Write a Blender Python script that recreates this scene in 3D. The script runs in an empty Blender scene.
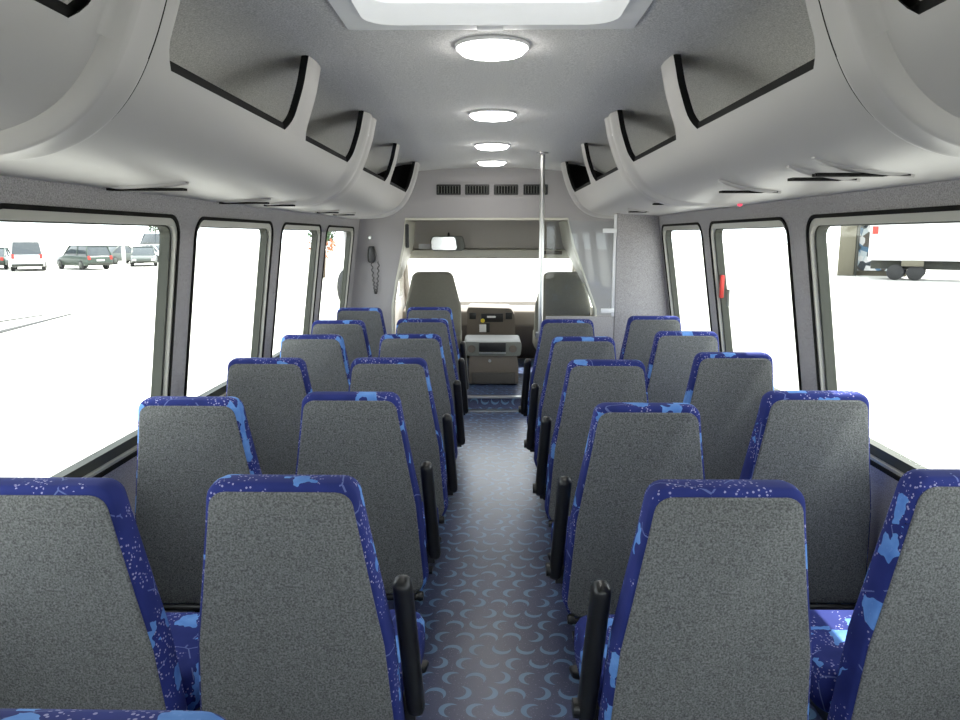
import bpy, bmesh, math, random
from mathutils import Vector, Matrix
from mathutils.geometry import tessellate_polygon
random.seed(7)
C = bpy.context.scene.collection
PI = math.pi

# ------------------------------------------------------------------ mesh helpers
class MB:
    def __init__(self): self.v = []; self.f = []
    def add(self, vs, fs):
        b = len(self.v); self.v += [tuple(p) for p in vs]; self.f += [[b+i for i in f] for f in fs]; return self
    def box(self, x0, x1, y0, y1, z0, z1, M=None):
        vs = [Vector((x, y, z)) for x in (x0, x1) for y in (y0, y1) for z in (z0, z1)]
        if M: vs = [M @ p for p in vs]
        return self.add(vs, [(0,1,3,2),(4,6,7,5),(0,4,5,1),(2,3,7,6),(0,2,6,4),(1,5,7,3)])
    def grid(self, fn, nu, nv):
        vs = [fn(i, j) for i in range(nu+1) for j in range(nv+1)]
        n = nv+1
        return self.add(vs, [(i*n+j, (i+1)*n+j, (i+1)*n+j+1, i*n+j+1) for i in range(nu) for j in range(nv)])
    def loft(self, rings, cap=True, close=True):
        n = len(rings[0]); vs = [p for r in rings for p in r]; fs = []
        for k in range(len(rings)-1):
            for i in range(n if close else n-1):
                a = k*n+i; b = k*n+(i+1) % n
                fs.append((a, b, b+n, a+n))
        if cap: fs.append(tuple(range(n))[::-1]); fs.append(tuple((len(rings)-1)*n+i for i in range(n)))
        return self.add(vs, fs)
    def tube(self, pts, r, n=10, cap=True):
        pts = [Vector(p) for p in pts]; rings = []; up = None
        for i, p in enumerate(pts):
            t = (pts[min(i+1, len(pts)-1)]-pts[max(i-1, 0)]).normalized()
            if up is None:
                up = Vector((0,0,1)) if abs(t.z) < .9 else Vector((1,0,0))
            s = t.cross(up).normalized(); u = s.cross(t).normalized(); up = u
            rr = r[i] if isinstance(r, (list, tuple)) else r
            rings.append([p + s*math.cos(2*PI*k/n)*rr + u*math.sin(2*PI*k/n)*rr for k in range(n)])
        return self.loft(rings, cap)
    def lathe(self, prof, c=(0,0,0), n=24, axis='z', sx=1, sy=1):
        rings = []
        for r, h in prof:
            ring = []
            for k in range(n):
                a = 2*PI*k/n; x, y = r*math.cos(a)*sx, r*math.sin(a)*sy
                p = (x, y, h) if axis == 'z' else ((h, x, y) if axis == 'x' else (x, h, y))
                ring.append((p[0]+c[0], p[1]+c[1], p[2]+c[2]))
            rings.append(ring)
        return self.loft(rings)
    def plate(self, outer, holes, t0, t1, fn):
        loops = [outer]+holes; flat = [p for l in loops for p in l]; n = len(flat)
        tris = tessellate_polygon([[Vector((p[0], p[1], 0)) for p in l] for l in loops])
        vs = [fn(p[0], p[1], t0) for p in flat]+[fn(p[0], p[1], t1) for p in flat]
        fs = [tuple(t) for t in tris]+[tuple(n+i for i in t[::-1]) for t in tris]
        b = 0
        for l in loops:
            m = len(l)
            for i in range(m):
                a, c = b+i, b+(i+1) % m
                fs.append((a, c, c+n, a+n))
            b += m
        return self.add(vs, fs)
    def build(self, name, mat, parent=None, bevel=0, seg=2, smooth=40, loc=None, inner=None):
        me = bpy.data.meshes.new(name); bm = bmesh.new()
        vs = [bm.verts.new(p) for p in self.v]
        for f in self.f:
            try: bm.faces.new([vs[i] for i in f])
            except ValueError: pass
        bmesh.ops.remove_doubles(bm, verts=bm.verts, dist=1e-5)
        bmesh.ops.recalc_face_normals(bm, faces=bm.faces)
        if bevel:
            es = [e for e in bm.edges if len(e.link_faces) == 2 and e.calc_face_angle(0) > .6]
            bmesh.ops.bevel(bm, geom=es, offset=bevel, segments=seg, profile=.5, affect='EDGES', clamp_overlap=True)
        bm.to_mesh(me); bm.free()
        if smooth:
            for p in me.polygons: p.use_smooth = True
            me.set_sharp_from_angle(angle=math.radians(smooth))
        for m in (mat if isinstance(mat, (list, tuple)) else [mat]): me.materials.append(m)
        o = bpy.data.objects.new(name, me); C.objects.link(o)
        if parent: o.parent = parent
        if loc: o.location = loc
        return o

def rpoly(pts, rad, n=6):
    """polygon with rounded corners"""
    out = []; m = len(pts)
    for i in range(m):
        r = rad[i] if isinstance(rad, (list, tuple)) else rad
        p = Vector(pts[i]); a = Vector(pts[i-1])-p; b = Vector(pts[(i+1) % m])-p
        if r <= 0: out.append((p.x, p.y)); continue
        if a.angle(b) > PI-.02: out += [(p.x+a.normalized().x*r*.1*(1-k/n*2), p.y+a.normalized().y*r*.1*(1-k/n*2)) for k in range(n+1)]; continue
        ang = a.angle(b); t = min(r/math.tan(ang/2), a.length*.49, b.length*.49); rr = t*math.tan(ang/2)
        a.normalize(); b.normalize()
        c = p+(a+b).normalized()*(rr/math.sin(ang/2))
        s = p+a*t-c; e = p+b*t-c
        tot = s.angle_signed(e)
        for k in range(n+1):
            q = Matrix.Rotation(-tot*k/n, 2) @ s + c
            out.append((q.x, q.y))
    return out

def empty(name, label, cat, loc=(0,0,0), rz=0, group=None):
    o = bpy.data.objects.new(name, None); C.objects.link(o); o.empty_display_size = .05
    o.location = loc; o.rotation_euler = (0,0,rz)
    tag(o, label, cat, group); return o
def tag(o, label=None, cat=None, group=None, kind=None):
    if label: o['label'] = label
    if cat: o['category'] = cat
    if group: o['group'] = group
    if kind: o['kind'] = kind
    return o
def struct(o): o['kind'] = 'structure'; return o
def copy_tree(o, parent=None):
    c = o.copy(); C.objects.link(c); c.parent = parent
    for ch in list(o.children): copy_tree(ch, c)
    return c

# ------------------------------------------------------------------ materials
def mat(name, col, rough=.6, metal=0, spec=.5, speck=0, scale=300, bump=0, emit=None, es=0, coat=0, soft=0, sheen=0):
    m = bpy.data.materials.new(name); m.use_nodes = True; nt = m.node_tree; N = nt.nodes; b = N['Principled BSDF']
    b.inputs['Base Color'].default_value = (*col, 1); b.inputs['Roughness'].default_value = rough
    b.inputs['Metallic'].default_value = metal; b.inputs['Specular IOR Level'].default_value = spec
    b.inputs['Coat Weight'].default_value = coat; b.inputs['Sheen Weight'].default_value = sheen
    if emit: b.inputs['Emission Color'].default_value = (*emit, 1); b.inputs['Emission Strength'].default_value = es
    tc = N.new('ShaderNodeTexCoord')
    if speck or bump or soft:
        nz = N.new('ShaderNodeTexNoise'); nz.inputs['Scale'].default_value = scale; nz.inputs['Detail'].default_value = 3
        nt.links.new(tc.outputs['Object'], nz.inputs['Vector'])
        if speck:
            r = N.new('ShaderNodeValToRGB'); r.color_ramp.elements[0].position = .32; r.color_ramp.elements[1].position = .68
            r.color_ramp.elements[0].color = (*[c*(1-speck) for c in col], 1)
            r.color_ramp.elements[1].color = (*[min(1, c*(1+speck)) for c in col], 1)
            nt.links.new(nz.outputs['Fac'], r.inputs['Fac']); nt.links.new(r.outputs['Color'], b.inputs['Base Color'])
        if bump:
            bp = N.new('ShaderNodeBump'); bp.inputs['Strength'].default_value = bump; bp.inputs['Distance'].default_value = .002
            nt.links.new(nz.outputs['Fac'], bp.inputs['Height']); nt.links.new(bp.outputs['Normal'], b.inputs['Normal'])
    return m

def mth(nt, op, a, b=None, c=None):
    n = nt.nodes.new('ShaderNodeMath'); n.operation = op
    for i, v in enumerate((a, b, c)):
        if v is None: continue
        if isinstance(v, (int, float)): n.inputs[i].default_value = v
        else: nt.links.new(v, n.inputs[i])
    return n.outputs[0]
def mixc(nt, f, a, b):
    n = nt.nodes.new('ShaderNodeMix'); n.data_type = 'RGBA'
    for s, v in (('Factor', f), ('A', a), ('B', b)):
        i = [k for k in n.inputs if k.name == s and (k.type == 'RGBA' if s != 'Factor' else k.type == 'VALUE')][0]
        if isinstance(v, (int, float)): i.default_value = v
        elif isinstance(v, tuple): i.default_value = (*v, 1)
        else: nt.links.new(v, i)
    return [o for o in n.outputs if o.type == 'RGBA'][0]

def crescents(nt, vec, cell, r1, r2, off, seedoff=0):
    """mask of small moons turned at random, one per cell of a staggered grid"""
    N = nt.nodes; L = nt.links
    s = N.new('ShaderNodeSeparateXYZ'); L.new(vec, s.inputs[0])
    y = mth(nt, 'DIVIDE', s.outputs['Y'], cell); row = mth(nt, 'FLOOR', y)
    x = mth(nt, 'ADD', mth(nt, 'DIVIDE', s.outputs['X'], cell), mth(nt, 'MULTIPLY', mth(nt, 'MODULO', row, 2.0), .5))
    col = mth(nt, 'FLOOR', x)
    cid = N.new('ShaderNodeCombineXYZ'); L.new(col, cid.inputs[0]); L.new(row, cid.inputs[1]); cid.inputs[2].default_value = seedoff
    wn = N.new('ShaderNodeTexWhiteNoise'); wn.noise_dimensions = '3D'; L.new(cid.outputs[0], wn.inputs['Vector'])
    ang = mth(nt, 'ADD', mth(nt, 'MULTIPLY', mth(nt, 'FLOOR', mth(nt, 'MULTIPLY', wn.outputs['Value'], 4)), PI/2), .35)
    p = N.new('ShaderNodeCombineXYZ')
    L.new(mth(nt, 'SUBTRACT', mth(nt, 'SUBTRACT', x, col), .5), p.inputs[0]); L.new(mth(nt, 'SUBTRACT', mth(nt, 'SUBTRACT', y, row), .5), p.inputs[1])
    rt = N.new('ShaderNodeVectorRotate'); rt.rotation_type = 'Z_AXIS'; L.new(p.outputs[0], rt.inputs['Vector']); L.new(ang, rt.inputs['Angle'])
    def dist(cx):
        d = N.new('ShaderNodeVectorMath'); d.operation = 'DISTANCE'; L.new(rt.outputs[0], d.inputs[0]); d.inputs[1].default_value = (cx, 0, 0)
        return d.outputs['Value']
    return mth(nt, 'MULTIPLY', mth(nt, 'LESS_THAN', dist(.06), r1), mth(nt, 'GREATER_THAN', dist(.06+off), r2)), wn

def floor_mat(name='blue vinyl floor', rough=.38):
    m = mat(name, (.05,.06,.12), rough, spec=.5, coat=.6); nt = m.node_tree; N = nt.nodes; b = N['Principled BSDF']
    tc = N.new('ShaderNodeTexCoord'); b.inputs['Coat Roughness'].default_value = .27
    s0 = N.new('ShaderNodeSeparateXYZ'); nt.links.new(tc.outputs['Object'], s0.inputs[0]); c0 = N.new('ShaderNodeCombineXYZ')
    nt.links.new(s0.outputs['X'], c0.inputs[0]); nt.links.new(mth(nt, 'ADD', s0.outputs['Y'], s0.outputs['Z']), c0.inputs[1])
    mask, wn = crescents(nt, c0.outputs[0], .088, .40, .37, .19)
    v = N.new('ShaderNodeTexVoronoi'); v.inputs['Scale'].default_value = 95; nt.links.new(tc.outputs['Object'], v.inputs['Vector'])
    dots = mth(nt, 'LESS_THAN', v.outputs['Distance'], .17)
    nz = N.new('ShaderNodeTexNoise'); nz.inputs['Scale'].default_value = 160; nt.links.new(tc.outputs['Object'], nz.inputs['Vector'])
    base = mixc(nt, nz.outputs['Fac'], (.018,.026,.075), (.055,.067,.15))
    c1 = mixc(nt, mth(nt, 'MULTIPLY', dots, .6), base, (.25,.25,.38))
    c2 = mixc(nt, mth(nt, 'MULTIPLY', mask, .85), c1, (.13,.25,.42))
    nt.links.new(c2, b.inputs['Base Color'])
    bp = N.new('ShaderNodeBump'); bp.inputs['Strength'].default_value = .25; bp.inputs['Distance'].default_value = .001
    nt.links.new(nz.outputs['Fac'], bp.inputs['Height']); nt.links.new(bp.outputs['Normal'], b.inputs['Normal'])
    return m

def fabric_mat():
    m = mat('blue patterned seat fabric', (.02,.03,.15), .85, spec=.2); nt = m.node_tree; N = nt.nodes; b = N['Principled BSDF']
    tc = N.new('ShaderNodeTexCoord'); oi = N.new('ShaderNodeObjectInfo')
    sh = N.new('ShaderNodeVectorMath'); sh.operation = 'ADD'; nt.links.new(tc.outputs['Object'], sh.inputs[0])
    cb = N.new('ShaderNodeCombineXYZ'); r = mth(nt, 'MULTIPLY', oi.outputs['Random'], 7.0)
    for i in range(3): nt.links.new(r, cb.inputs[i])
    nt.links.new(cb.outputs[0], sh.inputs[1])
    P = sh.outputs[0]
    v = N.new('ShaderNodeTexVoronoi'); v.inputs['Scale'].default_value = 110; nt.links.new(P, v.inputs['Vector'])
    zone = N.new('ShaderNodeTexNoise'); zone.inputs['Scale'].default_value = 9; nt.links.new(P, zone.inputs['Vector'])
    dots = mth(nt, 'MULTIPLY', mth(nt, 'LESS_THAN', v.outputs['Distance'], .27), mth(nt, 'GREATER_THAN', zone.outputs['Fac'], .5))
    big = N.new('ShaderNodeTexVoronoi'); big.inputs['Scale'].default_value = 9; big.distance = 'CHEBYCHEV'; big.inputs['Randomness'].default_value = 1.0; nt.links.new(P, big.inputs['Vector'])
    nz = N.new('ShaderNodeTexNoise'); nz.inputs['Scale'].default_value = 22; nt.links.new(P, nz.inputs['Vector'])
    d = mth(nt, 'ADD', big.outputs['Distance'], mth(nt, 'MULTIPLY', mth(nt, 'SUBTRACT', nz.outputs['Fac'], .5), .55))
    blob = mth(nt, 'MULTIPLY', mth(nt, 'LESS_THAN', d, .25), mth(nt, 'GREATER_THAN', zone.outputs['Fac'], .42))
    edge = N.new('ShaderNodeTexVoronoi'); edge.feature = 'DISTANCE_TO_EDGE'; edge.inputs['Scale'].default_value = 5; nt.links.new(P, edge.inputs['Vector'])
    line = mth(nt, 'MULTIPLY', mth(nt, 'LESS_THAN', edge.outputs['Distance'], .008), mth(nt, 'GREATER_THAN', nz.outputs['Fac'], .5))
    base = mixc(nt, zone.outputs['Fac'], (.010,.015,.08), (.035,.05,.25))
    c = mixc(nt, mth(nt, 'MULTIPLY', line, .5), base, (.2,.25,.5))
    c = mixc(nt, mth(nt, 'MULTIPLY', dots, .6), c, (.5,.48,.7))
    c = mixc(nt, mth(nt, 'MULTIPLY', blob, .9), c, mixc(nt, nz.outputs['Fac'], (.05,.15,.48), (.22,.45,.85)))
    nt.links.new(c, b.inputs['Base Color'])
    return m

def glass_mat(name, tint=(.96,.98,.97), gloss=.05):
    m = bpy.data.materials.new(name); m.use_nodes = True; nt = m.node_tree; N = nt.nodes
    N.remove(N['Principled BSDF']); t = N.new('ShaderNodeBsdfTransparent'); t.inputs['Color'].default_value = (*tint, 1)
    g = N.new('ShaderNodeBsdfGlossy'); g.inputs['Roughness'].default_value = .03; mx = N.new('ShaderNodeMixShader'); mx.inputs[0].default_value = gloss
    nt.links.new(t.outputs[0], mx.inputs[1]); nt.links.new(g.outputs[0], mx.inputs[2]); nt.links.new(mx.outputs[0], N['Material Output'].inputs['Surface'])
    return m

M = dict(
    carpet=mat('grey wall carpet', (.36,.345,.345), .95, spec=.1, speck=.3, scale=260, bump=.5),
    ceilcarpet=mat('grey ceiling carpet', (.60,.59,.575), .95, spec=.1, speck=.25, scale=230, bump=.5),
    panel=mat('grey seat back carpet', (.153,.156,.152), .95, spec=.1, speck=.46, scale=260, bump=.6),
    fabric=fabric_mat(), floor=floor_mat(),
    rack=mat('light grey moulded plastic', (.43,.415,.40), .42, spec=.4, bump=.06, scale=500),
    rackrim=mat('pale grey rim plastic', (.5,.49,.5), .35, spec=.5),
    cream=mat('cream plastic trim', (.58,.56,.48), .4),
    black=mat('black plastic', (.012,.012,.012), .35, spec=.5),
    rubber=mat('black rubber lining', (.01,.01,.01), .85, spec=.2),
    frame=mat('cream window reveal', (.42,.41,.36), .4),
    frameblack=mat('dark window flange', (.016,.015,.013), .85, spec=.1), sash=mat('olive grey sash', (.06,.063,.052), .6, spec=.25),
    chrome=mat('polished steel', (.62,.62,.61), .28, metal=1),
    alu=mat('brushed aluminium edge', (.7,.7,.68), .3, metal=1),
    glass=glass_mat('clear glass'), plexi=glass_mat('clear acrylic', (.95,.97,.98), .03),
    white=mat('white plastic', (.8,.8,.8), .35), hatch=mat('white roof hatch plastic', (.86,.86,.86), .45),
    lamp=mat('lit lamp lens', (.9,.9,.9), .4, emit=(1,.98,.94), es=22),
    red=mat('red plastic', (.55,.03,.02), .4), redlit=mat('lit red indicator', (.8,.05,.1), .4, emit=(1,.08,.15), es=.8),
    olive=mat('taupe cab seat fabric', (.23,.22,.18), .9, speck=.2, scale=250),
    dash=mat('brown grey dash plastic', (.12,.10,.08), .6, bump=.2, scale=300), dashgrey=mat('grey console plastic', (.16,.165,.145), .5),
    darkcarpet=mat('dark cab carpet', (.06,.055,.05), .95, speck=.3, scale=200),
    liner=mat('taupe headliner', (.46,.43,.39), .9, speck=.15, scale=200),
    yellow=mat('yellow sticker', (.8,.65,.05), .5), ground=mat('pale concrete lot', (.41,.40,.37), .9, speck=.06, scale=.6),
    shadow_streak=mat('painted shadow dark', (.022,.022,.022), .9), tyre=mat('tyre rubber', (.02,.02,.02), .8), carglass=mat('dark car glass', (.03,.04,.045), .1, spec=.8),  # first entry: shade colour for the painted pole shadow on the lot
    green=mat('green car paint', (.028,.048,.034), .35, coat=.3), silver=mat('silver car paint', (.06,.07,.06), .3, coat=.4, metal=.3),
    carwhite=mat('white car paint', (.6,.6,.6), .3, coat=.4), blueg=mat('slate car paint', (.035,.05,.065), .3, coat=.4),
    tan=mat('tan painted wall', (.115,.105,.075), .85), leaf=mat('leaf green', (.035,.07,.025), .7, speck=.4, scale=4), bark=mat('bark', (.08,.06,.04), .9),
    flower=mat('orange blossom', (.30,.11,.05), .7), brownbits=mat('dark undercarriage', (.03,.032,.025), .8), display=None,
)
def display_mat():
    m = mat('blue and white shelf display', (.1,.2,.3), .8); nt = m.node_tree; N = nt.nodes
    tc = N.new('ShaderNodeTexCoord'); v = N.new('ShaderNodeTexVoronoi'); v.inputs['Scale'].default_value = 3.2; nt.links.new(tc.outputs['Object'], v.inputs['Vector'])
    r = N.new('ShaderNodeValToRGB'); r.color_ramp.interpolation = 'CONSTANT'
    cs = [(.02,.03,.04), (.35,.4,.42), (.05,.12,.2), (.06,.05,.04), (.5,.5,.5)]
    for i, c in enumerate(cs):
        e = r.color_ramp.elements[i] if i < 2 else r.color_ramp.elements.new(.2*i)
        e.position = .2*i; e.color = (*c, 1)
    s = N.new('ShaderNodeSeparateColor'); nt.links.new(v.outputs['Color'], s.inputs[0]); nt.links.new(s.outputs[0], r.inputs['Fac'])
    nt.links.new(r.outputs['Color'], N['Principled BSDF'].inputs['Base Color']); return m
M['display'] = display_mat()

# ------------------------------------------------------------------ room shell
Y0, YB = -1.6, 6.35            # rear wall, bulkhead
LEAN = .13
def wallx(side, z):             # inner face of the side wall
    w = 1.12 if side < 0 else 1.15
    return side*(w + (1.49-max(z, .70))*(LEAN if side < 0 else .15))
def ceil_z(x):
    x = abs(x)
    if x < .56: return 2.065-.028*(x/.56)**2
    t = min(1, (x-.56)/.62); return 2.037-.40*t**2.2
# floor with the step up to the cab
b = MB()
b.box(-1.3, 1.3, Y0, 5.2, -.06, 0); b.box(-1.3, .45, 5.2, 6.3, -.06, 0)
struct(b.build('floor', M['floor']))
b = MB(); b.box(.45, 1.27, 5.2, 6.3, -.42, -.36); b.box(.45, .47, 5.2, 6.3, -.36, -.06); b.box(.47, 1.27, 5.18, 5.2, -.36, -.06)
b.box(.78, 1.27, 5.2, 6.3, -.36, -.2)
struct(b.build('floor_stepwell', M['floor']))
b = MB(); b.box(-1.2, 1.2, 6.3, 8.4, -.06, .12); struct(b.build('floor_cab', M['floor']))
b = MB(); b.box(-.55, .45, 6.27, 6.32, .112, .13); b.box(-.55, .45, 6.22, 6.30, .001, .012)
struct(b.build('trim_1', M['alu'], bevel=.003))
# ceiling
b = MB(); N_ = 48
b.grid(lambda i, j: ((-1.22+2.44*i/N_), (Y0, YB+.02)[j], ceil_z(-1.22+2.44*i/N_)), N_, 1)
b.grid(lambda i, j: ((-1.22+2.44*i/N_), (Y0, YB+.02)[j], ceil_z(-1.22+2.44*i/N_)+.04), N_, 1)
ceil = MB()
hx, hy0, hy1 = .33, 1.32, 2.0    # hatch opening
def strip(x0, x1, ya, yb, n):
    ceil.grid(lambda i, j: (x0+(x1-x0)*i/n, (ya, yb)[j], ceil_z(x0+(x1-x0)*i/n)), n, 1)
strip(-1.25, -hx, Y0, YB+.02, 30); strip(hx, 1.25, Y0, YB+.02, 30); strip(-hx, hx, Y0, hy0, 12); strip(-hx, hx, hy1, YB+.02, 12)
struct(ceil.build('ceiling', M['ceilcarpet']))
# side walls with window openings
WZ0, WZ1 = .77, 1.565
SEC = {-1: [(-1.0,.28), (.46,1.47), (1.63,2.67), (2.83,3.83), (4.0,4.93), (5.10,6.12)],
        1: [(-1.0,.28), (.46,1.5), (1.66,2.72), (2.9,3.92), (4.07,5.0)]}
wn = 0
for s in (-1, 1):
    nm = 'left' if s < 0 else 'right'
    b = MB()
    holes = [rpoly([(a, WZ0), (c, WZ0), (c, WZ1), (a, WZ1)], .07) for a, c in SEC[s]]
    outer = [(Y0, .70), (YB if s < 0 else 5.25, .70), (YB if s < 0 else 5.25, 1.72), (Y0, 1.72)]
    b.plate(outer, holes, 0, .05, lambda u, v, t, s=s: (wallx(s, v)+s*t, u, v))
    ye = YB if s < 0 else 5.25
    b.box(min(s*(abs(wallx(s, .7))+.001), s*1.31), max(s*(abs(wallx(s, .7))+.001), s*1.31), Y0, ye, -.06, .70)
    if s > 0:   # header over the entry door
        b.plate([(5.25,1.60), (YB,1.60), (YB,1.72), (5.25,1.72)], [], 0, .05, lambda u, v, t: (wallx(1, v)+t, u, v))
        b.plate([(6.24,-.4), (YB,-.4), (YB,1.60), (6.24,1.60)], [], 0, .05, lambda u, v, t: (wallx(1, v)+t, u, v))
    struct(b.build('wall_'+nm, M['carpet']))
    for a, c in SEC[s]:
        wn += 1
        w = empty('window_%d' % wn, None, None, (wallx(s, 1.15), (a+c)/2, WZ0)); struct(w)
        ox, oy, oz = w.location
        def put(mb, name, mt, w=w, **k):
            o = mb.build(name, mt, w, **k); o.matrix_parent_inverse = Matrix.Translation(-Vector(w.location)); return o
        F = lambda u, v, t, s=s: (wallx(s, v)+s*t, u, v)
        O = rpoly([(a+.001, WZ0+.001), (c-.001, WZ0+.001), (c-.001, WZ1-.001), (a+.001, WZ1-.001)], .07)
        I = rpoly([(a+.010, WZ0+.014), (c-.014, WZ0+.014), (c-.014, WZ1-.028), (a+.010, WZ1-.028)], .055)
        If_ = rpoly([(a+.004, WZ0+.004), (c-.004, WZ0+.004), (c-.004, WZ1-.004), (a+.004, WZ1-.004)], .067)
        O2 = rpoly([(a-.009, WZ0-.012), (c+.009, WZ0-.012), (c+.009, WZ1+.009), (a-.009, WZ1+.009)], .08)
        m_ = MB().plate(O2, [If_], -.007, -.001, F); put(m_, 'inner_trim', M['rubber'] if False else M['frameblack'])
        m_ = MB().plate(O, [I], -.001, .014, F); put(m_, 'window_frame', M['frame'])
        I2 = rpoly([(a+.02, WZ0+.05), (c-.03, WZ0+.05), (c-.03, WZ1-.032), (a+.02, WZ1-.032)], .045)
        m_ = MB().plate(O, [I2], .014, .05, F); put(m_, 'sash', M['sash'])
        m_ = MB().plate(I2, [], .038, .044, F); put(m_, 'pane', M['glass'])
        if s > 0 and abs(a-2.9) < .01:
            m_ = MB().box(wallx(1,1.24)+.01, wallx(1,1.24)+.031, c-.05, c-.028, 1.18, 1.30); put(m_, 'release_handle', M['red'], bevel=.006)
            m_ = MB().box(wallx(1,1.2)+.03, wallx(1,1.2)+.04, c-.10, c-.075, 1.14, 1.23); put(m_, 'latch_plate', M['dashgrey'], bevel=.003)
# rear wall; unseen window added and enlarged to light the nearest seat backs
b = MB()
cp = [(-1.25+2.5*i/20, ceil_z(-1.25+2.5*i/20)) for i in range(21)]
rw = [(-1.05,.8), (1.05,.8), (1.05,1.7), (-1.05,1.7)]
b.plate([(-1.25,-.06), (1.25,-.06)]+cp[::-1], [rpoly(rw, .06)], 0, -.05, lambda u, v, t: (u, Y0+t, v))
struct(b.build('wall_rear', M['carpet']))
wn += 1
w = struct(empty('window_%d' % wn, None, None, (0, Y0, .8)))
m_ = MB().plate(rpoly([(-1.05,0), (1.05,0), (1.05,.9), (-1.05,.9)], .06), [rpoly([(-1.02,.03), (1.02,.03), (1.02,.87), (-1.02,.87)], .05)], .01, -.06, lambda u, v, t: (u, t, v)); m_.build('window_frame', M['frameblack'], w)
m_ = MB().plate(rpoly([(-1.02,.03), (1.02,.03), (1.02,.87), (-1.02,.87)], .05), [], -.02, -.025, lambda u, v, t: (u, t, v)); m_.build('pane', M['glass'], w)

# bulkhead with the opening to the cab
OPEN = [(-.85,.0), (-.84,.9), (-.80,1.13), (-.735,1.42), (-.715,1.645), (.655,1.645), (.71,1.42), (.83,1.1), (.91,.88), (.95,.0)]
b = MB()
cp = [(-1.24+2.48*i/20, ceil_z(-1.24+2.48*i/20)) for i in range(21)]
b.plate([(-1.24,-.36)]+[(-.86,-.36)]+[(OPEN[0][0], 0)]+OPEN[1:-1]+[(.95,-.0), (.96,-.36), (1.24,-.36)]+cp[::-1], [], 0, .03, lambda u, v, t: (u, YB+t, v))
struct(b.build('wall_front', M['carpet']))
def offpoly(P, d, c=(-.03,.8)):
    out = []
    for i, p in enumerate(P):
        a = Vector(P[max(i-1, 0)]); q = Vector(P[min(i+1, len(P)-1)]); t = (q-a).normalized(); n = Vector((-t.y, t.x))
        out.append((p[0]+n.x*d, p[1]+n.y*d))
    return out
inn = offpoly(OPEN, -.012); outp = offpoly(OPEN, .006)
b = MB()
rings = []
for o_, i_ in zip(outp, inn):
    rings.append([(o_[0], YB-.012, o_[1]), (i_[0], YB-.012, i_[1]), (i_[0], YB+.09, i_[1]), (o_[0], YB+.09, o_[1])])
b.loft(rings)
for sl in (slice(2, 5), slice(5, 8)):
    b.loft([[(i_[0], YB+.08, i_[1]), (i_[0]+(.02 if i_[0] > 0 else -.02), YB+.08, i_[1]), (i_[0]+(.02 if i_[0] > 0 else -.02), 7.2 if i_[1] > 1.3 else 6.6, i_[1]), (i_[0], 7.2 if i_[1] > 1.3 else 6.6, i_[1])] for i_ in inn[sl]])
struct(b.build('trim_2', M['cream'], bevel=.002))

# ------------------------------------------------------------------ air outlets on the bulkhead
for x0 in (-.452, -.213, .028, .275):
    v = empty('air_vent', None, 'vent', (x0+.105, YB, 1.84), group='vents in a row on the front bulkhead header')
    pos = {-.452: 'leftmost of four black vents in the grey header above the cab', -.213: 'black slatted header vent, second from the left',
           .028: 'black slatted header vent, third from the left', .275: 'rightmost black header vent, crossed by the grab pole'}
    v['label'] = pos[x0]
    MB().plate(rpoly([(-.102,0), (.102,0), (.102,.085), (-.102,.085)], .008), [rpoly([(-.093,.012), (.093,.012), (.093,.073), (-.093,.073)], .004)], 0, -.012, lambda u, w_, t: (u, t, w_)).build('vent_frame', M['black'], v)
    b = MB()
    for k in range(8):
        xx = -.084+k*.0237; b.box(xx-.002, xx+.002, -.008, -.001, .012, .073)
    b.build('slats', M['dashgrey'], v)
    MB().box(-.094, .094, -.003, -.001, .012, .073).build('backing', M['rubber'], v)

# ------------------------------------------------------------------ luggage racks
PROF = [(.548,2.036), (.556,2.00), (.566,1.955), (.580,1.91), (.598,1.86), (.618,1.815), (.640,1.775), (.668,1.738), (.700,1.708), (.740,1.683), (.79,1.664), (.85,1.651), (.93,1.643), (1.02,1.638), (1.13,1.634)]
def refine(P, m=3):
    out = []
    for i in range(len(P)-1):
        a, b_, c, d = [Vector(P[max(0, min(len(P)-1, i+k))]) for k in (-1, 0, 1, 2)]
        for k in range(m):
            t = k/m; q = .5*((2*b_)+(c-a)*t+(2*a-5*b_+4*c-d)*t*t+(3*b_-a-3*c+d)*t**3); out.append((q.x, q.y))
    return out+[P[-1]]
PROF = refine(PROF)
LIP = 15
JOINTS = [(1.25,1.375), (3.36,3.60), (5.60,5.73)]
def off(y):
    for i, (a, c) in enumerate(JOINTS):
        if a <= y <= c:
            t = (y-a)/(c-a)
            if t < .18: return (.022*math.sin(t/.18*PI/2) if i else -.010+.032*math.sin(t/.18*PI/2))
            if t > .86: return .022-.016*((t-.86)/.14) if i < 2 else .016*math.cos((t-.86)/.14*PI/2)
            if i > 0 and .42 < t < .58: return .013
            return .022-.004*math.sin((t-.18)/.68*PI)
    if y < 1.25: return -.010
    if 1.37 < y < 2.4: return .006*(1-(y-1.375)/1.025)
    return 0
YE = 5.73
ys = [Y0+.02, -.9, -.2, .5, .9, 1.1, 1.2, 1.249]
for a, c in JOINTS:
    ys += [a+(c-a)*k/16 for k in range(17)]; ys += [c+.006, c+.01]
ys += [1.8, 2.2, 2.42, 2.7, 3.0, 3.3, 4.0, 4.3, 4.6, 5.0, 5.3, 5.5]
ys = sorted(y for y in ys if y <= YE)
nrm = []
for i in range(len(PROF)):
    a = Vector(PROF[max(i-1, 0)]); c = Vector(PROF[min(i+1, len(PROF)-1)]); t = (c-a).normalized(); nrm.append(Vector((t.y, -t.x)))   # towards the aisle and down
def rp(i, y, extra=0):
    n = nrm[i]; o_ = off(y)*min(1, (len(PROF)-1-i)/12+.1)+extra
    if n.y > 0 and n.x > 0: n = -n
    return PROF[i][0]+n.x*o_, PROF[i][1]+n.y*o_
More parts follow.
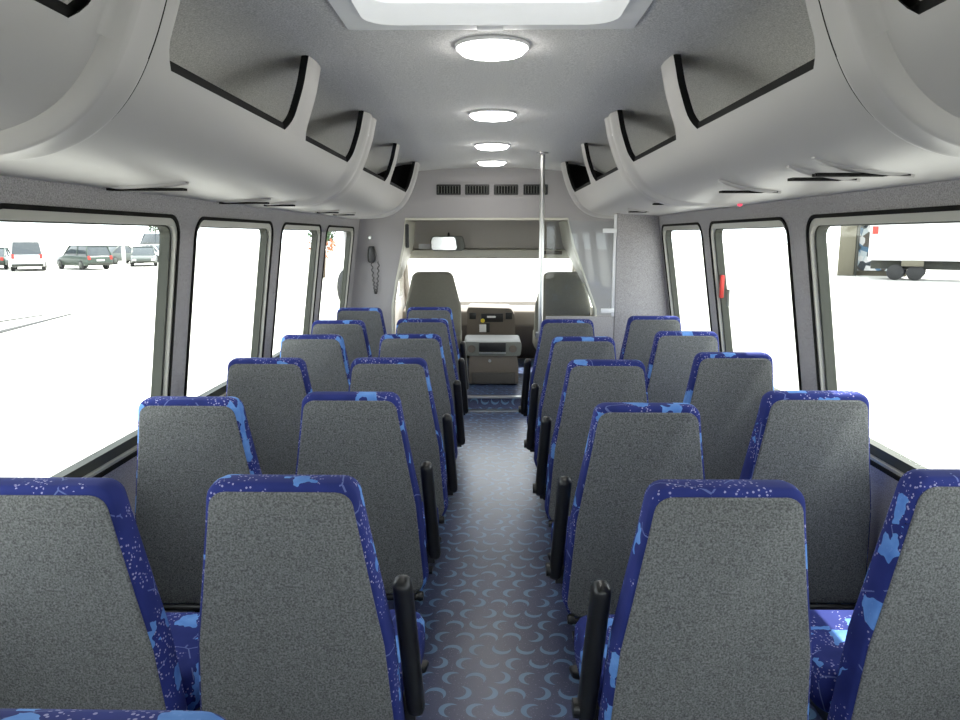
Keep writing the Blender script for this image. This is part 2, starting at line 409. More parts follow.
for i, n in enumerate(nrm):
    if n.x > 0: nrm[i] = -n
def smoothprof():
    return PROF
POSTS = [(.18,.31,'post'), (1.205,1.44,'joint'), (2.345,2.51,'post'), (3.34,3.63,'joint'), (4.49,4.62,'post'), (5.58,YE,'end')]
for s in (-1, 1):
    nm = 'left' if s < 0 else 'right'
    R = empty('luggage_rack', 'long moulded grey overhead luggage rack running above the %s windows' % nm, 'luggage rack', (s*.9, Y0+.1, 1.63), group='overhead luggage racks')
    inv = Matrix.Translation(-Vector(R.location))
    def put(mb, name, mt, par=R, inv=inv, **k):
        o = mb.build(name, mt, par, **k)
        if par is R: o.matrix_parent_inverse = inv
        return o
    b = MB()
    nP = len(PROF)-1
    b.grid(lambda i, j, s=s: (s*rp(LIP+j, ys[i])[0], ys[i], rp(LIP+j, ys[i])[1]), len(ys)-1, nP-LIP)
    put(b, 'shell', M['rack'], smooth=50)
    b = MB()
    b.grid(lambda i, j, s=s: (s*rp(LIP+j, ys[i], -.028)[0], ys[i], rp(LIP+j, ys[i], -.028)[1]), len(ys)-1, nP-LIP)
    put(b, 'lining', M['ceilcarpet'], smooth=50)
    # black padded strip along the lip
    stops = [Y0+.02]+[q for p in POSTS for q in (p[0], p[1])]
    for k in range(0, len(stops)-1, 2):
        ya, yb = stops[k]-.004, stops[k+1]+.004
        r_ = []
        for y in (ya, yb):
            x, z = rp(LIP, y)
            r_.append([(s*(x+.003), y, z+.001), (s*(x+.010), y, z+.024), (s*(x+.034), y, z+.024), (s*(x+.04), y, z-.03)])
        b = MB().loft(r_); put(b, 'lip_trim', M['rubber'])
    # posts between the openings
    for (ya, yb, kind) in POSTS:
        nw = 24 if kind != 'post' else 6
        rows = LIP
        sub = 1
        levels = []
        for i in range(rows*sub+1):
            f = i/sub; k = min(int(f), rows-1); t = f-k; levels.append((k, t))
        def pp(i, j, ya=ya, yb=yb, s=s, nw=nw, levels=levels, kind=kind, depth=0):
            k, t = levels[i]
            y = ya+(yb-ya)*j/nw
            # fillet where the post widens into the lip
            d = (PROF[k][1]*(1-t)+PROF[k+1][1]*t)-PROF[LIP][1]
            fl = .045*max(0, 1-d/.055)**2
            lo = ya-(fl if kind != 'x' else 0); hi = yb+(fl if kind != 'end' else 0)
            if kind == 'post': y = lo+(hi-lo)*j/nw
            else:
                if j == 0: y = lo
                elif j == nw: y = hi
            x0, z0 = rp(k, y, -depth); x1, z1 = rp(k+1, y, -depth)
            if kind == 'post':
                bul = .006*math.sin(PI*j/nw)*min(1, d/.06); x0 -= bul; x1 -= bul
            return (s*(x0*(1-t)+x1*t), y, z0*(1-t)+z1*t+.0)
        b = MB(); b.grid(pp, len(levels)-1, nw); po = put(b, 'post', M['rack'], smooth=50)
        # black lining behind the post: faces the openings
        b = MB(); n_ = len(levels)-1
        dj = .022 if ya > 1.3 or ya < 1 else .003
        b.grid(lambda i, j, pp=pp, nw=nw: pp(i, 0, depth=dj*j), n_, 1)
        b.grid(lambda i, j, pp=pp, nw=nw: pp(i, nw, depth=.022*j), n_, 1)
        b.grid(lambda i, j, pp=pp, nw=nw: pp(i, j*nw, depth=.022), n_, 1)
        o = b.build('post_lining', M['rubber'], po)
        if kind == 'joint':     # screw cap
            x, z = rp(6, (ya+yb)/2)
            MB().lathe([(.0001,-.004), (.007,-.003), (.007,.002), (.0001,.004)], (s*(x-.001), (ya+yb)/2-.02, z), 12, 'x').build('screw_cap', M['white'], po)
    # seams beside the joint ribs
    for a, c in JOINTS[:2]:
        b = MB(); r_ = []
        for i in range(0, nP+1):
            x, z = rp(i, c+.008, .003); r_.append([(s*x, c+.005, z), (s*x, c+.0105, z), (s*(x+.003), c+.0105, z+.003), (s*(x+.003), c+.005, z+.003)])
        b.loft(r_); put(b, 'seam_or_streak', M['frameblack'])
    # end cap at the front
    P_ = [(s*rp(i, YE-.001)[0], rp(i, YE-.001)[1]) for i in range(nP+1)]
    top = [(s*x, ceil_z(x)-.002) for x in (1.12, 1.05, .95, .85, .75, .65, .57)]
    b = MB().plate(P_+top, [], YE-.012, YE-.002, lambda u, v_, t: (u, t, v_)); put(b, 'end_cap', M['rubber'])
    b = MB().plate(P_+top, [], YE-.001, YE+.004, lambda u, v_, t: (u, t, v_)); put(b, 'end_panel', M['rack'])
    # slim air outlets on the underside
    VL = [(2.12,.85,1.085), (2.98,.87,1.08), (3.30,.85,1.0), (4.3,.86,1.0), (4.75,.85,1.0)] if s < 0 else [(1.76,.74,.97), (1.93,.75,.93), (2.47,.74,.94), (3.52,.75,.88), (4.4,.8,.92)]
    for y, xa, xb in VL:
        def zz(x):
            for i in range(len(PROF)-1):
                if PROF[i][0] <= x <= PROF[i+1][0]:
                    t = (x-PROF[i][0])/(PROF[i+1][0]-PROF[i][0]); return PROF[i][1]*(1-t)+PROF[i+1][1]*t
        vt = MB()
        n=8; r_ = []
        for k in range(n+1):
            x = xa+(xb-xa)*k/n; z = zz(x); h = .032*math.sin(PI*(.12+.76*k/n))
            r_.append([(s*x, y-h, z-.001), (s*x, y-h*.6, z-.009), (s*x, y+h*.6, z-.009), (s*x, y+h, z-.001)])
        vo = put(vt.loft(r_), 'air_outlet', M['rack'])
        b = MB()
        for k in range(3):
            yy = y-.016+.013*k
            b.box(min(s*(xa+.008), s*(xb-.012)), max(s*(xa+.008), s*(xb-.012)), yy, yy+.007, zz((xa+xb)/2)-.015, zz((xa+xb)/2)-.008)
        b.build('outlet_slot', M['rubber'], vo)
    if s > 0:
        put(MB().lathe([(.0001,0), (.011,0), (.009,-.008), (.0001,-.011)], (1.06, 3.22, 1.634), 14), 'indicator_light', M['redlit'])

# ------------------------------------------------------------------ roof hatch and ceiling lights
H = empty('roof_hatch', 'white roof hatch with rounded lid well set in the grey ceiling', 'hatch', (0, 1.66, 2.04))
inv = Matrix.Translation(-Vector(H.location))
def hput(mb, name, mt, **k):
    o = mb.build(name, mt, H, **k); o.matrix_parent_inverse = inv; return o
def sub(P, n=10):
    out = []
    for i in range(len(P)):
        a, c = P[i], P[(i+1) % len(P)]; m = n if math.dist(a, c) > .2 else 1
        out += [(a[0]+(c[0]-a[0])*k/m, a[1]+(c[1]-a[1])*k/m) for k in range(m)]
    return out
Of = sub(rpoly([(-.378,1.28), (.378,1.28), (.378,2.085), (-.378,2.085)], .012, 3))
If = sub(rpoly([(-.318,1.33), (.318,1.33), (.318,2.0), (-.318,2.0)], .075, 6))
hput(MB().plate(Of, [If], .001, .012, lambda u, v, t: (u, v, ceil_z(u)-t)), 'frame', M['hatch'], bevel=.003)
b = MB(); b.loft([[(x, y, 2.03) for x, y in If], [(x*.97, 1.665+(y-1.665)*.97, 2.08) for x, y in If]], cap=False); hput(b, 'well', M['hatch'])
lidm = mat('translucent white hatch lid', (.86,.86,.86), .5); nt = lidm.node_tree
tr = nt.nodes.new('ShaderNodeBsdfTranslucent'); tr.inputs['Color'].default_value = (.8,.82,.85,1); mx = nt.nodes.new('ShaderNodeMixShader'); mx.inputs[0].default_value = .12
nt.links.new(nt.nodes['Principled BSDF'].outputs[0], mx.inputs[1]); nt.links.new(tr.outputs[0], mx.inputs[2]); nt.links.new(mx.outputs[0], nt.nodes['Material Output'].inputs['Surface'])
b = MB(); b.grid(lambda i, j: (-.335+.67*i/8, 1.32+.695*j/8, 2.08), 8, 8); hput(b, 'lid', lidm)
hput(MB().box(-.035, .035, 2.015, 2.06, 2.03, 2.052, None), 'latch', M['white'], bevel=.004)
LIGHTS = [(0.005,2.34,'nearest the roof hatch'), (.012,3.58,'second from the roof hatch'), (.012,4.78,'third from the roof hatch'), (.012,5.84,'farthest, beside the front header')]
for x, y, w_ in LIGHTS:
    o = empty('ceiling_light', 'lit round dome light in the ceiling centre line, '+w_, 'ceiling light', (x, y, 2.063), group='dome lights along the ceiling')
    MB().lathe([(.0001,0), (.112,0), (.112,-.006), (.108,-.010), (.0001,-.0101)], n=36).build('bezel', M['white'], o)
    MB().lathe([(.0001,-.0105), (.107,-.0105), (.092,-.024), (.05,-.031), (.0001,-.034)], n=36).build('lens', M['lamp'], o)

# ------------------------------------------------------------------ passenger seats
def backline(ins, z0=.28, zt=1.0, flare=0):
    hw = lambda z: (.153+(.232-.153)*min(1, ((1.0-z)/.5))**1.1)-ins+flare*min(1, max(0, (1-z)/.35))
    P = [(-hw(z0)+.02, z0+ins), (hw(z0)-.02, z0+ins), (hw(z0+.05), z0+.05), (hw(.62), .62), (hw(.75), .75), (hw(.9), .9), (hw(zt)-.0, zt-ins), (-hw(zt)+.0, zt-ins), (-hw(.9), .9), (-hw(.75), .75), (-hw(.62), .62), (-hw(z0+.05), z0+.05)]
    return rpoly(P, [.03,.03,.05,.05,.05,.05,.036,.036,.05,.05,.05,.05], 5)
REC = .10
def sh(x, y, z): return (x, y+(1.0-z)*REC, z)
def make_seat(aisle):          # aisle: +1 armrest on the right, -1 on the left, 0 none
    o = bpy.data.objects.new('bus_seat', None); C.objects.link(o)
    rings = []
    for y, ins, fl in ((.0,.008,0), (.005,.002,0), (.014,0,0), (.042,-.001,.003), (.066,.002,.006), (.084,.012,.006), (.092,.035,.006)):
        rings.append([sh(x, y, z-(.006 if y < .005 else 0)*(z > .9)) for x, z in backline(ins, flare=fl)])
    MB().loft(rings).build('backrest', M['fabric'], o, smooth=60)
    rings = []
    for y, ins in ((.003,.009), (-.003,.009), (-.006,.013)):
        rings.append([sh(x, y, z) for x, z in backline(ins, zt=.991)])
    MB().loft(rings).build('back_panel', M['panel'], o, smooth=30)
    # front pad of the backrest (headrest bulge)
    rings = []
    for y, ins in ((.08,.05), (.110,.06), (.122,.085)):
        rings.append([sh(x, y, z) for x, z in backline(ins, z0=.48)])
    MB().loft(rings).build('back_pad', M['fabric'], o, smooth=60)
    b = MB(); 
    P = rpoly([(-.222+aisle*.022,.18), (.218+aisle*.022,.18), (.228+aisle*.024,.50), (-.228+aisle*.02,.50)], .05)
    b.loft([[((x)*k, .3+(y-.3)*k, z) for x, y in P] for z, k in ((.350,.93), (.362,.99), (.40,1.0), (.445,.995), (.463,.96), (.470,.88))])
    b.build('cushion', M['fabric'], o, smooth=60)
    b = MB().box(-.19, .19, .21, .46, .305, .352); b.build('seat_frame', M['black'], o, bevel=.008)
    b = MB().tube([(-.21,.05,.285), (.21,.05,.285)], .011, 10); pb = b.build('pivot_bar', M['black'], o)
    for s in (-1, 1):
        MB().lathe([(.0001,-.012), (.014,-.011), (.018,0), (.014,.011), (.0001,.012)], (s*.212, .05, .29), 14, 'x').build('pivot_knob', M['black'], o)
    for s in (-1, 1):
        b = MB(); b.tube([(s*.13,.30,.32), (s*.13,.30,.03)], .02, 10); b.tube([(s*.13,.14,.018), (s*.13,.30,.035), (s*.13,.46,.018)], .014, 8)
        b.box(s*.13-.03, s*.13+.03, .13, .19, .001, .012); b.box(s*.13-.03, s*.13+.03, .41, .47, .001, .012)
        b.build('leg', M['black'], o)
    if aisle:
        ax = aisle*.256; r_ = []
        n = 28
        for k in range(n+1):
            t = .5-.5*math.cos(PI*k/n); z = .745-.37*t; y = .115+.045*t; ax = aisle*(.232+.024*t)
            f = math.sqrt(max(0.01, 1-max(0, (abs(2*t-1)-.88)/.12)**2))
            ring = []
            for q in range(16):
                a = 2*PI*q/16; cx, cy = math.cos(a), math.sin(a)
                ring.append((ax+.022*f*math.copysign(abs(cx)**.7, cx), y+.03*f*math.copysign(abs(cy)**.7, cy), z))
            r_.append(ring)
        MB().loft(r_).build('armrest', M['black'], o, smooth=60)
        b = MB().lathe([(.0001,-.03), (.022,-.03), (.024,0), (.022,.018), (.0001,.018)], (ax, .155, .41), 16, 'x'); b.box(min(ax, ax-aisle*.03), max(ax, ax-aisle*.03), .135, .175, .37, .42)
        b.build('armrest_bracket', M['black'], o)
        b = MB(); xs = aisle*.235
        b.loft([[(xs+aisle*dx, .42+dy, .33+dz) for dx, dy, dz in q] for q in
               ([(-.01,-.02,-.012), (-.01,.02,-.012), (-.01,.02,.012), (-.01,-.02,.012)], [(.02,-.012,-.008), (.02,.02,-.008), (.02,.02,.012), (.02,-.012,.012)], [(.026,.01,-.002), (.026,.022,-.002), (.026,.022,.008), (.026,.01,.008)])])
        b.build('recline_lever', M['black'], o, bevel=.003)
    return o
PROTO = {a: make_seat(a) for a in (1, -1, 0)}
used = set()
ORD = ['', 'first', 'second', 'third', 'fourth', 'fifth', 'sixth']
def seat(x, y, aisle, label):
    p = PROTO[aisle]
    o = p if aisle not in used else copy_tree(p)
    used.add(aisle)
    o.location = (x, y, 0); o.rotation_euler.z = random.uniform(-.01, .01)
    return tag(o, label, 'bus seat', 'grey-backed blue bus seats in rows')
seat(-.425, .646, 1, 'blue seat top at the bottom left corner, closest to the camera')
ROWS = {
 (1, 'left of the aisle'): [(-.430,1.445), (-.447,2.30), (-.418,2.99), (-.408,3.75), (-.412,4.47), (-.430,5.22)],
 (0, 'along the left windows'): [(-.925,1.42), (-.938,2.22), (-.925,2.98), (-.912,3.72), (-.91,4.38), (-.92,5.17)],
 (-1, 'right of the aisle'): [(.483,1.425), (.473,2.15), (.475,2.95), (.470,3.66), (.472,4.45)],
 (0, 'along the right windows'): [(1.018,1.44), (1.018,2.24), (1.018,3.03), (1.005,3.73), (1.0,4.46)]}
for (a_, side), spots in ROWS.items():
    for k, (x, y) in enumerate(spots):
        e = 'nearest whole one of its line' if k == 0 else ('farthest forward of its line' if k == len(spots)-1 else ORD[k+1]+' in line from the camera')
        o = seat(x, y, a_, 'blue-edged grey bus seat %s, %s' % (side, e))
        if side == 'along the right windows': o.scale.z = 1.02

# ------------------------------------------------------------------ partition, pole, handset
# pier panel and modesty panel before the entry door
b = MB(); b.plate([(.855,.0), (1.266,.0), (1.266,.70), (1.124,1.655), (.855,1.655)], [], 0, .05, lambda u, v, t: (u, 5.06+t, v))
struct(b.build('partition_right', M['carpet'], bevel=.004))
P = empty('modesty_panel', 'low grey panel with clear acrylic upper pane beside the grab pole', 'partition', (.6, 5.08, 0))
MB().box(-.215, .253, -.015, .015, .02, .955).build('lower_panel', M['carpet'], P, bevel=.004)
MB().box(-.215, .25, -.003, .003, .965, 1.60).build('acrylic_pane', M['plexi'], P)
for z in (.98, 1.52): 
    MB().box(.16, .253, -.02, -.004, z, z+.03).build('clamp', M['white'], P, bevel=.004)
MB().box(.236, .254, -.012, .012, .955, 1.645).build('edge_strip', M['white'], P, bevel=.003)
P = empty('grab_pole', 'vertical polished steel grab pole from floor to ceiling at the front right', 'pole', (.352, 5.12, 0))
MB().tube([(0,0,.01), (0,0,2.04)], .0165, 16).build('pole', M['chrome'], P)
for z in (0, 2.035): MB().lathe([(.0001,0), (.042,.0), (.042,.008), (.02,.02), (.0001,.02)] if z == 0 else [(.0001,0), (.02,.0), (.038,.008), (.038,.018), (.0001,.018)], (0,0,z), 20).build('flange', M['chrome'], P)
MB().tube([(-.02,-.0,.80), (-.02,-.0,.84)], .012, 12).build('pole_clamp', M['chrome'], P)

# entry door in the right wall
dr = struct(empty('door_1', None, None, (1.2, 5.75, -.36)))
inv = Matrix.Translation(-Vector(dr.location))
def dput(mb, name, mt, **k):
    o = mb.build(name, mt, dr, **k); o.matrix_parent_inverse = inv
FD = lambda u, v, t: (wallx(1, v)+t, u, v)
dput(MB().plate([(5.27,-.36), (6.23,-.36), (6.23,1.59), (5.27,1.59)], [rpoly([(5.33,.1), (5.73,.1), (5.73,1.53), (5.33,1.53)], .05), rpoly([(5.78,.1), (6.17,.1), (6.17,1.53), (5.78,1.53)], .05)], .01, .04, FD), 'door_frame', M['frameblack'])
dput(MB().plate([(5.33,.1), (5.73,.1), (5.73,1.53), (5.33,1.53)], [], .02, .026, FD), 'pane', M['glass'])
dput(MB().plate([(5.78,.1), (6.17,.1), (6.17,1.53), (5.78,1.53)], [], .02, .026, FD), 'pane', M['glass'])

# handset on the left bulkhead
T = empty('handset', 'black handset with coiled cord hanging on the bulkhead left of the cab', 'handset', (-.985, YB, .975))
MB().lathe([(.0001,-.03), (.012,-.03), (.016,-.01), (.012,0), (.0001,0)], (-.03,0,.51), 12, 'y').build('hook', M['chrome'], T)
b = MB(); b.loft([[(-.02+x*w, -.012-.035*d, z) for x, d in ((-1,0), (1,0), (1,.7), (.7,1), (-.7,1), (-1,.7))] for z, w in ((.30,.018), (.315,.032), (.35,.034), (.41,.03), (.44,.022))])
b.build('microphone', M['black'], T, bevel=.004)
pts = [(-.02+.005, -.03, .31)]
for k in range(90):
    t = k/89; base = Vector((.005+.045*math.sin(t*PI), -.03, .31-.27*math.sin(t*PI)**.8*(1) if t < .5 else .31-.27*math.sin(t*PI)**.8)) 
    base = Vector((-.03+.06*t+.01, -.028, .31-.27*math.sin(t*PI)))
    a = k*1.25; pts.append(base+Vector((.008*math.cos(a), .008*math.sin(a), 0)))
MB().tube(pts, .0035, 6).build('coiled_cord', M['black'], T)

# ------------------------------------------------------------------ cab
CY = YB+.09
b = MB()
for s in (-1, 1):
    X = lambda z, s=s: s*(.99-max(0, z-.8)*.12)
    outer = [(YB+.04,-.36), (8.95,-.36), (8.75,.74), (8.05,1.35), (7.9,1.68), (YB+.04,1.68)]
    hole = rpoly([(6.95,.82), (8.5,.82), (7.98,1.28), (7.95,1.30), (6.95,1.30)], [.06,.06,.03,.03,.06])
    m_ = MB().plate(outer, [hole], 0, .05, lambda u, v, t, s=s: (X(v)+s*t, u, v)); struct(m_.build('wall_cab_'+('left' if s < 0 else 'right'), M['liner']))
    wn += 1
    w = struct(empty('window_%d' % wn, None, None, (s*.99, 7.4, .82)))
    m_ = MB().plate(hole, [], .02, .026, lambda u, v, t, s=s: (X(v)+s*t, u, v)); o = m_.build('pane', M['glass'], w); o.matrix_parent_inverse = Matrix.Translation(-Vector(w.location))
# roof of the cab with the overhead liner
b = MB(); b.box(-1.05, 1.05, YB+.04, 7.95, 1.68, 1.74); b.box(-.93, .93, 7.25, 7.95, 1.375, 1.68)
struct(b.build('ceiling_cab', M['liner'], bevel=.02))
b = MB(); b.box(-.93, .93, 7.19, 7.7, 1.285, 1.372); struct(b.build('trim_3', M['cream'], bevel=.015))
# windscreen
wn += 1
w = struct(empty('window_%d' % wn, None, None, (0, 8.3, .75)))
b = MB(); b.grid(lambda i, j: ((-.93+1.86*i/12), (8.62-.58*j)+.10*(1-((i-6)/6)**2), .74+.6*j), 12, 1)
o = b.build('pane', M['glass'], w); o.matrix_parent_inverse = Matrix.Translation(-Vector(w.location))
b = MB(); b.tube([(-.96,8.68,.72), (-.92,8.02,1.34)], .03, 8); b.tube([(.96,8.68,.72), (.92,8.02,1.34)], .03, 8)
o = b.build('pillars', M['liner'], w); o.matrix_parent_inverse = Matrix.Translation(-Vector(w.location))
b = MB(); b.box(-1.05, 1.05, 8.7, 8.9, -.36, .74); struct(b.build('wall_cab_front', M['liner']))

DB = empty('dashboard', 'brown dashboard with centre control stack below the bright windscreen', 'dashboard', (0, 7.9, .12))
inv = Matrix.Translation(-Vector(DB.location))
def bput(mb, name, mt, par=None, **k):
    o = mb.build(name, mt, par or DB, **k)
    if par is None: o.matrix_parent_inverse = inv
    return o
b = MB(); b.loft([[(x, y, z) for y, z in ((8.7,.13), (8.7,.70), (8.25,.735), (8.0,.70), (7.95,.55), (8.1,.30), (8.3,.13))] for x in (-.95,.97)])
bput(b, 'dash_body', M['dash'], bevel=.02)
Q = rpoly([(-.245,.35), (.27,.35), (.262,.68), (.22,.755), (-.235,.765)], [.0,.0,.05,.05,.03])
b = MB().plate(Q, [], 7.72, 8.2, lambda u, v, t: (u, t, v)); cs = bput(b, 'centre_stack', M['dash'], bevel=.012)
# stack faces: radio, vents, controls (sub-parts of the stack)
def face(x0, x1, z0, z1, mt, name, bev=.003, y=7.712):
    MB().box(x0, x1, y, y+.012, z0, z1).build(name, mt, cs, bevel=bev)
face(-.03, .06, .655, .675, M['white'], 'radio_display')
face(-.09, .14, .61, .70, M['black'], 'radio', y=7.716)
face(-.11, -.035, .505, .585, M['white'], 'paper_notice')
face(-.04, .0, .50, .60, M['black'], 'control_knobs')
b = MB().lathe([(.0001,-.006), (.02,-.006), (.022,0), (.0001,0)], (-.075, 7.712, .625), 16, 'y'); b.build('sticker', M['yellow'], cs)
for x in (-.18, .2):
    face(x-.035, x+.035, .64, .71, M['black'], 'air_outlet')
# steering wheel
sw = MB(); n = 40
c_ = Vector((-.52, 7.72, .78)); ax = Matrix.Rotation(math.radians(-62), 4, 'X')
sw.tube([c_+ax @ Vector((.19*math.cos(2*PI*k/n), .19*math.sin(2*PI*k/n), 0)) for k in range(n+1)], .014, 8)
for a in (0, PI, -PI/2): sw.tube([c_, c_+ax @ Vector((.19*math.cos(a), .19*math.sin(a), 0))], .016, 8)
sw.tube([c_, c_+ax @ Vector((0,0,-.3))], .03, 10)
S = empty('steering_wheel', 'black steering wheel behind the left cab seat', 'steering wheel', (-.52, 7.72, .6))
o = sw.build('wheel_rim', M['black'], S); o.matrix_parent_inverse = Matrix.Translation(-Vector(S.location))

EC = empty('engine_cover', 'brown engine cover between the cab seats above the carpeted step', 'engine cover', (0.02, 6.9, .12))
inv2 = Matrix.Translation(-Vector(EC.location))
def eput(mb, name, mt, **k):
    o = mb.build(name, mt, EC, **k); o.matrix_parent_inverse = inv2; return o
b = MB(); b.loft([[(-.20,y,.125), (.27,y,.125), (.27,y,.30), (.25,y,.42), (-.19,y,.42), (-.20,y,.30)] for y in (6.82, 7.66)]); eput(b, 'cover_body', M['dash'], bevel=.02)
b = MB(); b.box(-.17, .24, 6.795, 6.83, .135, .24); eput(b, 'carpet_apron', M['darkcarpet'], bevel=.01)
Q = rpoly([(-.235,.40), (.285,.40), (.30,.53), (-.25,.53)], [.02,.02,.03,.03])
b = MB().plate(Q, [], 6.80, 7.3, lambda u, v, t: (u, t, v)); eput(b, 'console_tray', M['dashgrey'], bevel=.012)
b = MB().box(-.10, .15, 6.785, 6.80, .44, .525); eput(b, 'tray_recess', M['black'], bevel=.004)
for x in (-.17, .215):
    eput(MB().lathe([(.0001,-.012), (.032,-.012), (.036,0), (.0001,0)], (x, 6.80, .465), 20, 'y'), 'cup_ring', M['dash'])
eput(MB().box(-.10, .15, 6.778, 6.79, .425, .435), 'handle_bar', M['chrome'], bevel=.002)
eput(MB().lathe([(.0001,-.008), (.014,-.008), (.014,0), (.0001,0)], (0.0, 6.815, .35), 14, 'y'), 'lock', M['chrome'])

# cab seats
def cab_seat(x, label):
    o = empty('cab_seat', label, 'seat', (x, 7.0, .12), group='two taupe seats in the cab')
    def ol(ins): 
        return rpoly([(-.27+ins,.42), (.27-ins,.42), (.265-ins,.72), (.185-ins,1.045-ins), (-.185+ins,1.045-ins), (-.265+ins,.72)], [.03,.03,.1,.07,.07,.1], 6)
    MB().loft([[(u, y+(1.04-v)*.15, v) for u, v in ol(i)] for y, i in ((0,.03), (.01,.008), (.04,0), (.10,0), (.13,.02), (.14,.05))]).build('backrest', M['olive'], o, smooth=60)
    P = rpoly([(-.26,.12), (.26,.12), (.26,.62), (-.26,.62)], .07)
    MB().loft([[(x_*k, .37+(y-.37)*k, z) for x_, y in P] for z, k in ((.28,.94), (.30,1), (.42,1), (.45,.9))]).build('cushion', M['olive'], o, smooth=60)
    MB().box(-.2, .2, .14, .56, .002, .28).build('pedestal', M['black'], o, bevel=.02)
    return o
cab_seat(-.545, 'taupe high-backed driver seat silhouetted at the left of the windscreen')
cab_seat(.70, 'taupe high-backed passenger seat in the cab behind the grab pole')

# mirror, visor labels
R_ = empty('rear_view_mirror', 'wide white-lit interior rear view mirror under the cab header', 'mirror', (-.40, 7.15, 1.43))
b = MB().plate(rpoly([(-.165,-.07), (.135,-.07), (.165,-.03), (.14,.07), (-.15,.07), (-.17,.03)], .03), [], 0, .04, lambda u, v, t: (u, t, v)); b.build('mirror_housing', M['dashgrey'], R_, bevel=.006)
b = MB().plate(rpoly([(-.155,-.06), (.085,-.06), (.065,.06), (-.14,.06), (-.16,.02)], .02), [], -.004, 0, lambda u, v, t: (u, t, v)); b.build('mirror_glass', mat('silvered mirror glass', (.9,.9,.88), .12, metal=.6), R_)
MB().tube([(0,.03,.0), (0,.09,.06), (0,.11,.1)], .012, 8).build('mirror_arm', M['black'], R_)
o = MB().box(-.69, -.555, 7.235, 7.249, 1.375, 1.425).build('notice_label', M['white'], bevel=.002); tag(o, 'small white notice label on the cab header left of the mirror', 'label')
o = MB().box(.52, .69, 7.17, 7.188, 1.325, 1.36).build('warning_plate', M['dash'], bevel=.002); tag(o, 'small dark plate on the cream cab header at right', 'label')
MB().box(.60, .66, 7.165, 7.17, 1.338, 1.35).build('plate_lettering', M['dashgrey'], o)
o = MB().plate(rpoly([(0,0), (.03,0), (.03,.2), (0,.2)], .01), [], 0, .02, lambda u, v, t: (-.715+u, YB-.03+t, 1.40+v)).build('slot_cover', M['black']); tag(o, 'narrow black vertical slot cover by the top left of the cab opening', 'cover')

# ------------------------------------------------------------------ outside
GZ = -.75
b = MB().box(-160, 160, -120, 240, GZ-.2, GZ); struct(b.build('ground', M['ground']))
def seam_or_streak(p, q, w, label):  # dark flat strip standing in for a pole's cast shadow on the ground
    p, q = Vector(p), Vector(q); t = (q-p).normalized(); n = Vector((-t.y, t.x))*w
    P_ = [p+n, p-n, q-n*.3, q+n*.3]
    o = MB().plate([(v.x, v.y) for v in P_], [], .002, .02, lambda u, v, t: (u, v, GZ+t)).build('painted_shadow_streak', M['shadow_streak']); tag(o, label, 'painted shadow', 'painted shadow streaks on the lot')
seam_or_streak((-11.3,15.2), (-12.19,21.3), .15, 'longer painted shadow streak on the white lot, seen through the left window')
seam_or_streak((-13.3,17.0), (-12.83,21.0), .12, 'short faint painted shadow streak on the white lot behind the longer streak')

